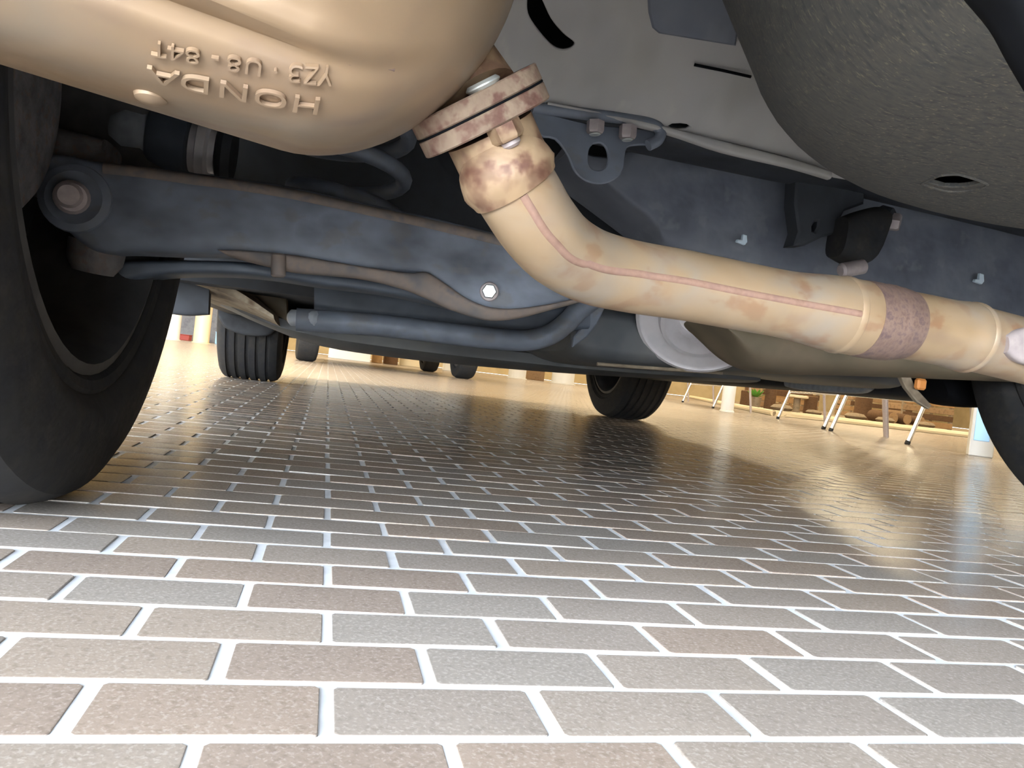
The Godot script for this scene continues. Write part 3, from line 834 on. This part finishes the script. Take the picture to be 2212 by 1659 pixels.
func car_exhaust(car: Node3D) -> void:
	var rings := []
	var stations := [0.0]
	for k in 26:
		stations.append(0.1091 * (1.0 - cos(PI / 2.0 * (k + 1) / 26.0)))
	for k in 16:
		stations.append(0.1091 + 0.036 * (k + 1))
	for s in stations:
		var ring := PackedVector3Array()
		for j in 180:
			ring.append(muffler_point(s, TAU * j / 180.0))
		rings.append(ring)
	var muf := obj("muffler", loft(rings), M.steel, car, "big beige heat-tinted muffler")
	var crease := []
	for k in 20:
		crease.append(muffler_point(0.07 + 0.02 * k, deg_to_rad(307.0), -0.0016))
	obj("crease_stain", tube(crease, 0.0022, 8), M.band, muf, "stained crease along the shell")
	# embossed lettering, upside down as seen from the rear
	for line in [["HONDA", 0.0140, 291.0, 1.5, -0.004], ["YZ3 · U8 - 84T", 0.0105, 300.5, 1.12, -0.006]]:
		var tm := TextMesh.new()
		var sf := SystemFont.new()
		sf.font_names = PackedStringArray(["Droid Sans"])
		tm.font = sf
		tm.text = line[0]
		tm.font_size = 32
		tm.pixel_size = line[1] / 32.0
		tm.depth = 0.0016
		tm.curve_step = 1.0
		var arrs := tm.get_mesh_arrays()
		var v: PackedVector3Array = arrs[Mesh.ARRAY_VERTEX]
		var idx = arrs[Mesh.ARRAY_INDEX]
		var t := PackedVector3Array()
		var count: int = idx.size() if idx != null and idx.size() else v.size()
		for i in count:
			var p: Vector3 = v[idx[i]] if idx != null and idx.size() else v[i]
			t.append(muffler_point(0.138 + line[4] + p.x * line[3], deg_to_rad(line[2]) - p.y / 0.1 * 0.9 - 2.0 * p.x * line[3], 0.0004 + (p.z + 0.0006)))
		obj("embossed_lettering", t, M.steel, muf, "raised maker's lettering, upside down", 20.0)
	obj("embossed_dimple", lathe([Vector2(0.001, 0.003), Vector2(0.0045, 0.0025), Vector2(0.007, 0.001), Vector2(0.008, -0.002), Vector2(0.001, -0.002)], frame(muffler_point(0.170, deg_to_rad(273)), muffler_point(0.170, deg_to_rad(273), 0.01) - muffler_point(0.170, deg_to_rad(273))), 24), M.steel, muf)
	# flange
	var c := pz(1037, 240, -0.43)
	var d := (pz(1098, 375, -0.43) - c).normalized()
	var view := (c - EYE).normalized()
	d = (d - view * (d.dot(view) - 0.03)).normalized()
	var u := (pz(1166, 172, -0.43) - pz(906, 308, -0.43)).normalized()
	u = (u - d * u.dot(d)).normalized()
	var w := d.cross(u).normalized()
	obj("inlet_neck", tube([c + Vector3(-0.04, 0.03, 0.0), c + Vector3(-0.016, 0.022, -0.004), c - d * 0.006], [0.026, 0.025, 0.026], 24), M.collar, muf)
	var out := PackedVector2Array()
	for j in 40:
		var a := TAU * j / 40.0
		out.append(Vector2(0.0385 * signf(cos(a)) * pow(absf(cos(a)), 0.8), 0.031 * signf(sin(a)) * pow(absf(sin(a)), 0.9)))
	var fl := obj("flange", plate(out, [], Transform3D(Basis(u, w, d), c + d * -0.0005), 0.0095, 0.0008), M.rust, muf, "rusty flange plate")
	obj("gasket", plate(out, [], Transform3D(Basis(u, w, d), c + d * 0.0007), 0.0012, 0.0003), M.black, muf)
	var pipe := exhaust_pipe(car, c, d)
	obj("pipe_flange", plate(out, [], Transform3D(Basis(u, w, d), c + d * 0.0100), 0.0095, 0.0008), M.rust, pipe, "rusty flange plate")
	var bs := 1.0 if w.dot(EYE - c) > 0.0 else -1.0
	var bp := c + w * bs * 0.026
	obj("bolt_head", cyl(bp - w * bs * 0.003 - d * 0.0138, bp - w * bs * 0.003 - d * 0.0098, 0.0098, 0.0018), M.zinc, fl, "worn bright bolt head")
	obj("nut", hexnut(bp + d * 0.0100, bp + d * 0.019, 0.0095), M.collar, pipe)
	obj("bolt_tip", cyl(bp + d * 0.018, bp + d * 0.023, 0.0055), M.bolt_dull, pipe)
	# front silencer: end cap and body beyond the pipe
	var e0 := pz(1512, 692, -1.18)
	var en := Vector3(-0.36, -0.60, 0.71).normalized()
	var ex := frame(e0, en)
	var sil := obj("front_silencer", slab(at_z(v2([1505, 690, 1560, 690, 1650, 700, 1800, 716, 2000, 744, 2300, 790]), -1.02), at_z(v2([1545, 730, 1590, 786, 1650, 806, 1800, 811, 2000, 818, 2300, 830]), -1.02), Vector3(0, 0, 1), 0.06, 2.6, 28), M.canister, car, "dull beige front silencer behind the pipe")
	obj("end_cap", lathe([Vector2(0.001, -0.05), Vector2(0.105, -0.05), Vector2(0.108, -0.01), Vector2(0.106, 0.0), Vector2(0.100, 0.003), Vector2(0.094, 0.0), Vector2(0.068, 0.003), Vector2(0.063, 0.016), Vector2(0.056, 0.018), Vector2(0.049, 0.006), Vector2(0.040, 0.0), Vector2(0.036, -0.012), Vector2(0.001, -0.014)], ex, 56), M.endcap, sil, "bright stepped end cap")
	obj("support_strap", plate_on(v2([1930, 782, 1962, 800, 1980, 838, 2014, 876, 2008, 884, 1982, 868, 1958, 838]), [], Plane(Vector3(0, 0, 1), pz(1960, 830, -1.0)), 0.01, 0.0015), M.brown, sil)
	obj("strap_clip", box(pz(1988, 830, -0.99), Vector3(0.016, 0.017, 0.012), 0.003), M.orange, sil)

func exhaust_pipe(car: Node3D, c: Vector3, d: Vector3) -> MeshInstance3D:
	var ctrl := [c + d * 0.012, c + d * 0.03]
	for p in [[1100, 383, -0.433], [1128, 432, -0.437], [1164, 488, -0.447], [1210, 538, -0.463], [1275, 575, -0.479], [1360, 597, -0.492], [1480, 617, -0.50], [1600, 640, -0.503], [1750, 668, -0.507], [1880, 692, -0.511], [1960, 703, -0.513], [2060, 722, -0.515], [2160, 745, -0.518], [2300, 782, -0.522], [2450, 820, -0.53]]:
		ctrl.append(pz(p[0], p[1], p[2]))
	var pts := spline(ctrl, 8)
	var rad := []
	for i in pts.size():
		var s := i / 8.0
		var r := 0.0243
		r += 0.0042 * (smoothstep(9.5, 10.5, s) - smoothstep(11.3, 12.0, s) * 0.55)
		r += 0.0015 * exp(-pow((s - 13.2) / 0.2, 2.0))
		rad.append(r)
	var pipe := obj("exhaust_pipe", tube(pts, rad, 48), M.steel_pipe, car, "beige bent exhaust pipe")
	# flared collar welded over the pipe end
	var cp := pts.slice(0, 21)
	var cr := []
	for i in cp.size():
		var s := float(i) / (cp.size() - 1)
		cr.append(0.0258 + 0.0022 * smoothstep(0.3, 0.72, s) - 0.0020 * smoothstep(0.84, 1.0, s) + 0.0007 * exp(-pow((s - 0.8) / 0.05, 2.0)))
	obj("collar", tube(cp, cr, 40), M.collar, pipe, "stained welded collar")
	# raised weld line along the side of the pipe
	var wl := []
	for i in range(20, 84):
		var q: Vector3 = pts[i]
		var t: Vector3 = (pts[i + 1] - pts[i - 1]).normalized()
		var to_eye := (EYE - q)
		to_eye = (to_eye - t * to_eye.dot(t)).normalized()
		var upw := to_eye.cross(t).normalized()
		if upw.y < 0: upw = -upw
		wl.append(q + (to_eye * cos(0.12) + upw * sin(0.12) * (1.0 if i > 40 else 0.6)).normalized() * (rad[i] - 0.0022))
	obj("weld_line", tube(wl, 0.0032, 10), M.seam, pipe, "reddish weld line")
	var bp := pts.slice(86, 96)
	var br := []
	for i in bp.size():
		br.append(rad[86 + i] + (0.0007 if i % 3 != 0 else 0.0003))
	obj("pressed_ring", tube(bp, br, 48), M.band, pipe, "dark heat-stained ring")
	for i in [83, 106]:
		obj("ridge", tube([pts[i], pts[i].lerp(pts[i + 1], 0.4), pts[i].lerp(pts[i + 1], 0.8), pts[i + 1]], [rad[i] - 0.0004, rad[i] + 0.0009, rad[i] + 0.0009, rad[i] - 0.0004], 48), M.steel_pipe, pipe)
	obj("hanger_tab", slab(at_z(v2([2166, 724, 2190, 712, 2225, 706, 2270, 706]), -0.493), at_z(v2([2166, 762, 2190, 780, 2225, 792, 2270, 802]), -0.493), Vector3(0, 0, 1), 0.006, 3.0), M.bolt_dull, pipe, "grey welded hanger tab")
	return pipe

# ---------------------------------------------------------------- things in the hall beyond
func post(called: String, label: String, at: Vector3, r: float, h: float, m: Material, group := "") -> void:
	var o := thing(called, label, "post", at, group)
	obj("shaft", lathe([Vector2(r, 0), Vector2(r, h - 0.02), Vector2(r * 0.9, h)], Transform3D(), 24), m, o)
	obj("foot_ring", lathe([Vector2(r * 1.15, 0), Vector2(r * 1.15, 0.012), Vector2(r * 1.0, 0.018)], Transform3D(), 24), m, o)

func far_things() -> void:
	post("post", "slim white round post between the chrome chair legs", Vector3(3.82, 0, -6.83), 0.062, 3.6, M.white)
	for q in [[-2.55, "left of the pair of white columns beyond the left wheel", M.white], [-2.08, "right of the pair of white columns beyond the left wheel", M.cream]]:
		post("column", q[1], Vector3(q[0], 0, -13.9), 0.13, 3.6, q[2])
	post("column", "far white column left of the right front tyre", Vector3(3.95, 0, -16.0), 0.19, 3.6, M.white)
	post("column", "wider far white column just left of the right front tyre", Vector3(4.85, 0, -15.6), 0.24, 3.6, M.white)
	# chairs
	var feet := [[3.301, -3.809, 3.38, -4.62, "nearest the blue panel"], [3.48, -4.84, 4.073, -6.346, "second from the blue panel"], [4.2, -7.82, 4.70, -9.6, "third from the blue panel, left of the white post"], [5.05, -11.0, 5.10, -12.1, "farthest of the row, beside the right front tyre"]]
	for f in feet:
		folding_table(Vector3(f[0], 0, f[1]), Vector3(f[2], 0, f[3]), "low table on slanted chrome legs, " + f[4])
	# blue panel column and pale cabinet
	var sg := thing("sign_panel", "white framed light blue panel standing at the right edge", "sign", Vector3(3.30, 0, -3.30))
	var tb := Basis(Vector3.UP, deg_to_rad(-38))
	obj("frame", box(Vector3(0, 0.6, 0), Vector3(0.11, 1.2, 0.1), 0.004, tb), M.white, sg)
	obj("panel", box(tb * Vector3(-0.005, 0.63, 0.05), Vector3(0.07, 1.1, 0.008), 0.002, tb), M.blue, sg)
	var cb := thing("cabinet", "pale grey cabinet at the far right beside the blue panel", "cabinet", Vector3(3.24, 0, -2.66))
	obj("body", box(Vector3(0.1, 0.55, 0), Vector3(0.5, 1.1, 0.5), 0.01), M.white, cb)
	obj("plinth", box(Vector3(0.1, 0.03, 0), Vector3(0.52, 0.06, 0.52), 0.01), M.stone, cb)
	far_display()
	far_car()

func folding_table(a: Vector3, b: Vector3, label: String) -> void:
	var o := thing("folding_table", label, "table", a, "row of chrome-legged tables")
	var v := b - a
	var side := Vector3(-v.z, 0, v.x).normalized()
	if side.x < 0: side = -side
	for q in [Vector3.ZERO, v]:
		obj("leg", tube([q, q + Vector3(0.09, 0.26, 0.0), q + Vector3(0.20, 0.58, 0.0)], 0.0125, 14), M.chrome, o)
		obj("rear_leg", tube([q + side * 0.42, q + side * 0.38 + Vector3(0, 0.26, 0), q + side * 0.32 + Vector3(0, 0.58, 0)], 0.0125, 14), M.bolt_dull, o)
		obj("foot", cyl(q + Vector3(-0.003, 0.0, 0), q + Vector3(0.004, 0.02, 0), 0.015), M.rubber, o)
	obj("stretcher", tube([Vector3(0.09, 0.26, 0), v + Vector3(0.09, 0.26, 0)], 0.009, 10), M.chrome, o)
	var fr := Basis(v.normalized(), Vector3.UP, v.normalized().cross(Vector3.UP))
	obj("table_top", box(v * 0.5 + side * 0.22 + Vector3(0, 0.60, 0), Vector3(v.length() + 0.06, 0.035, 0.5), 0.008, fr), M.seat, o)

func base_at(x: float, z: float) -> Vector3:   # floor point under a column of the photo at a given station
	var a := pz(x, 900, z)
	return Vector3(a.x, 0.0, z)

func far_box(x0: float, x1: float, z: float, h: float, m: Material, called: String, label: String, cat: String) -> void:
	var a := base_at(x0, z)
	var b := base_at(x1, z)
	var o := thing(called, label, cat, (a + b) * 0.5)
	obj("body", box(Vector3(0, h / 2.0, -0.15), Vector3(b.x - a.x, h, 0.3), 0.008), m, o)
	obj("lid", box(Vector3(0, h + 0.006, -0.15), Vector3(b.x - a.x + 0.015, 0.012, 0.31), 0.004), m, o)

func log_piece(at: Vector3, r: float, h: float, label: String, turn := Basis()) -> void:
	var o := thing("log", label, "log", at, "cut logs on the display platform")
	o.basis = turn
	obj("bark", lathe([Vector2(r * 0.96, 0), Vector2(r, h * 0.1), Vector2(r * 0.95, h * 0.5), Vector2(r * 0.98, h * 0.93), Vector2(r * 0.93, h - 0.004)], Transform3D(), 20), M.bark, o)
	obj("cut_face", cyl(Vector3(0, h - 0.006, 0), Vector3(0, h + 0.002, 0), r * 0.9), M.wood, o)

func far_display() -> void:
	# low platform with a pale kerb, and the things on it
	var pf := thing("display_platform", "low stone display platform with a pale kerb behind the chrome-legged tables", "platform")
	var poly := PackedVector2Array([Vector2(4.75, 7.5), Vector2(5.5, 7.7), Vector2(6.94, 7.6), Vector2(12.3, 7.2), Vector2(13.4, 17.9), Vector2(8.5, 17.0), Vector2(5.6, 9.9)])
	var up := Transform3D(Basis(Vector3.RIGHT, Vector3(0, 0, -1), Vector3.UP), Vector3(0, 0.045, 0))
	obj("bed", plate(poly, [], up, 0.044, 0.004), M.stone, pf)
	var kerb := []
	for k in [[8.5, -17.0], [5.6, -9.9], [4.75, -7.5], [5.5, -7.7], [6.94, -7.6], [12.3, -7.2]]:
		kerb.append(Vector3(k[0], 0.03, k[1]))
	obj("kerb", tube(kerb, 0.034, 8), M.cream, pf)
	var y := 0.045
	var st := thing("stool", "low stool with a round pale wooden top on the display platform", "stool", Vector3(6.16, y, -9.2))
	obj("top", lathe([Vector2(0.001, 0.19), Vector2(0.11, 0.19), Vector2(0.14, 0.20), Vector2(0.14, 0.225), Vector2(0.12, 0.232), Vector2(0.001, 0.232)], Transform3D(), 28), M.cream, st)
	obj("leg", lathe([Vector2(0.06, 0), Vector2(0.045, 0.03), Vector2(0.045, 0.19), Vector2(0.001, 0.19)], Transform3D(), 20), M.stone, st)
	var rng := RandomNumberGenerator.new()
	rng.seed = 9
	for q in [[6.44, -9.3, 0.09, 0.24, "short reddish log standing right of the pale stool"], [5.35, -8.55, 0.07, 0.30, "thin log standing just right of the white post"], [5.95, -10.1, 0.10, 0.22, "thick log stump behind the white post"], [6.9, -11.6, 0.12, 0.34, "dark log stump left of the white post"], [7.5, -9.6, 0.12, 0.42, "tall dark log before the slatted crates"]]:
		log_piece(Vector3(q[0], y, q[1]), q[2], q[3], q[4])
	for k in 3:
		log_piece(Vector3(6.9 + 0.18 * k, y + 0.08, -8.65 + 0.03 * k), 0.075 - 0.008 * k, 0.4, ["left log of three lying with cut faces forward", "middle log of three lying with cut faces forward", "right log of three lying with cut faces forward"][k], Basis(Vector3.RIGHT, PI / 2))
	for k in 5:
		var s := 0.06 + 0.025 * rng.randf()
		var o := thing("stone", ["pale stone beside the kerb right of the white post", "second small stone along the kerb", "round stone between the table legs", "flat stone near the lying logs", "small stone before the crates"][k], "stone", Vector3(5.2 + 0.5 * k, y + 0.002, -8.05 - 0.1 * (k % 2)), "stones along the kerb")
		obj("body", lathe([Vector2(0.001, 0), Vector2(s * 1.2, s * 0.2), Vector2(s * 1.4, s * 0.55), Vector2(s, s * 0.95), Vector2(0.001, s * 1.05)], Transform3D(Basis.from_scale(Vector3(1.2, 1, 0.9)), Vector3.ZERO), 9), M.stone, o, "", 60.0)
	for c in [[7.85, -8.95, 0.5, "wide slatted wooden crate left of the blue panel"], [6.95, -10.75, 0.62, "slatted wooden crate behind the lying logs"], [9.6, -12.0, 0.8, "large slatted crate at the back of the platform"], [8.6, -13.8, 0.5, "slatted crate at the far left end of the platform"], [8.0, -12.3, 0.5, "slatted crate behind the thick log stump"]]:
		var o := thing("crate", c[3], "crate", Vector3(c[0], y, c[1]), "slatted crates on the platform")
		for k in 5:
			obj("slat", box(Vector3(0, 0.05 + 0.095 * k, 0.2), Vector3(c[2] * 1.6, 0.075, 0.018), 0.004), [M.wood, M.card, M.bark][(k + int(c[0])) % 3], o)
			obj("slat", box(Vector3(-c[2] * 0.79, 0.05 + 0.095 * k, 0.0), Vector3(0.018, 0.075, 0.4), 0.004), M.wood, o)
		for s in [-1, 1]:
			for q in [-1, 1]:
				obj("corner_post", box(Vector3(s * c[2] * 0.76, 0.25, q * 0.18), Vector3(0.05, 0.5, 0.04), 0.006), M.stone, o)
	var pl := thing("potted_plant", "small green potted plant just right of the white post", "plant", Vector3(5.45, y, -9.05))
	obj("pot", lathe([Vector2(0.001, 0), Vector2(0.06, 0), Vector2(0.08, 0.14), Vector2(0.07, 0.14), Vector2(0.001, 0.12)], Transform3D(), 20), M.stone, pl)
	for k in 22:
		var a := k * 2.4
		var dir := Vector3(cos(a), 0.9 + 0.5 * sin(k * 1.7), sin(a)).normalized()
		var sd := dir.cross(Vector3.UP).normalized()
		var p := Vector3(0, 0.13, 0)
		obj("leaf", slab([p, p + dir * 0.07 + sd * 0.03, p + dir * 0.15], [p + sd * 0.002, p + dir * 0.07 - sd * 0.03, p + dir * 0.15 + sd * 0.002], sd.cross(dir), 0.0015, 2.0, 8, 2), M.leaf, pl)
	# row at the far end, seen below the car's belly
	far_box(694, 786, -14.2, 0.4, M.white, "storage_box", "wide low white box beyond the left front tyre", "box")
	far_box(790, 812, -14.6, 0.4, M.card, "cardboard_box", "orange cardboard box right of the wide white box", "box")
	far_box(816, 846, -14.9, 0.36, M.bark, "wooden_chest", "brown chest between the cardboard and the pale box", "chest")
	far_box(850, 904, -15.2, 0.4, M.cream, "storage_box", "pale box right of the brown chest", "box")
	far_box(948, 972, -15.4, 0.4, M.white, "storage_box", "narrow white box left of the distant right tyre", "box")
	far_box(1128, 1166, -16.6, 0.5, M.wood, "bookcase_base", "reddish wooden unit between the two far white columns", "cabinet")
	far_box(446, 475, -15.5, 0.22, M.blue, "storage_box", "light blue box right of the pair of white columns", "box")
	far_box(352, 390, -15.5, 0.10, M.red, "door_mat_box", "low red box left of the pair of white columns", "box")
	far_box(352, 480, -16.6, 2.0, M.plate, "dark_screen", "dark screen standing behind the pair of white columns", "screen")

func far_car() -> void:
	var o := thing("car", "distant white car beyond the front wheels, only its tyres and belly in view", "car")
	var a := Vector3(-0.22, 0.30, -8.6)
	var b := Vector3(1.52, 0.30, -8.75)
	var n := (b - a).normalized()
	var v := Vector3(-0.03, 0, -1).normalized()
	for p in [a, b, a + v * 2.5, b + v * 2.5]:
		var xf := frame(p, n)
		var t := obj("tyre", lathe([Vector2(0.19, -0.1), Vector2(0.25, -0.11), Vector2(0.285, -0.1), Vector2(0.3, -0.07), Vector2(0.3, 0.07), Vector2(0.285, 0.1), Vector2(0.25, 0.11), Vector2(0.19, 0.1)], xf, 36, true), M.rubber, o)
		obj("rim", cyl(p - n * 0.09, p + n * 0.09, 0.19, 0.02), M.rim, t)
	var fr := Basis(v, Vector3.UP, v.cross(Vector3.UP))
	var c := (a + b) * 0.5 + v * 1.25
	obj("belly", box(Vector3(c.x, 0.29, c.z), Vector3(2.5, 0.18, 1.3), 0.03, fr), M.black, o)
	obj("body", box(Vector3(c.x, 0.62, c.z), Vector3(3.9, 0.5, 1.62), 0.09, fr), M.white, o)
	obj("cabin", box(Vector3(c.x, 1.1, c.z), Vector3(2.1, 0.5, 1.4), 0.16, fr), M.plate, o)
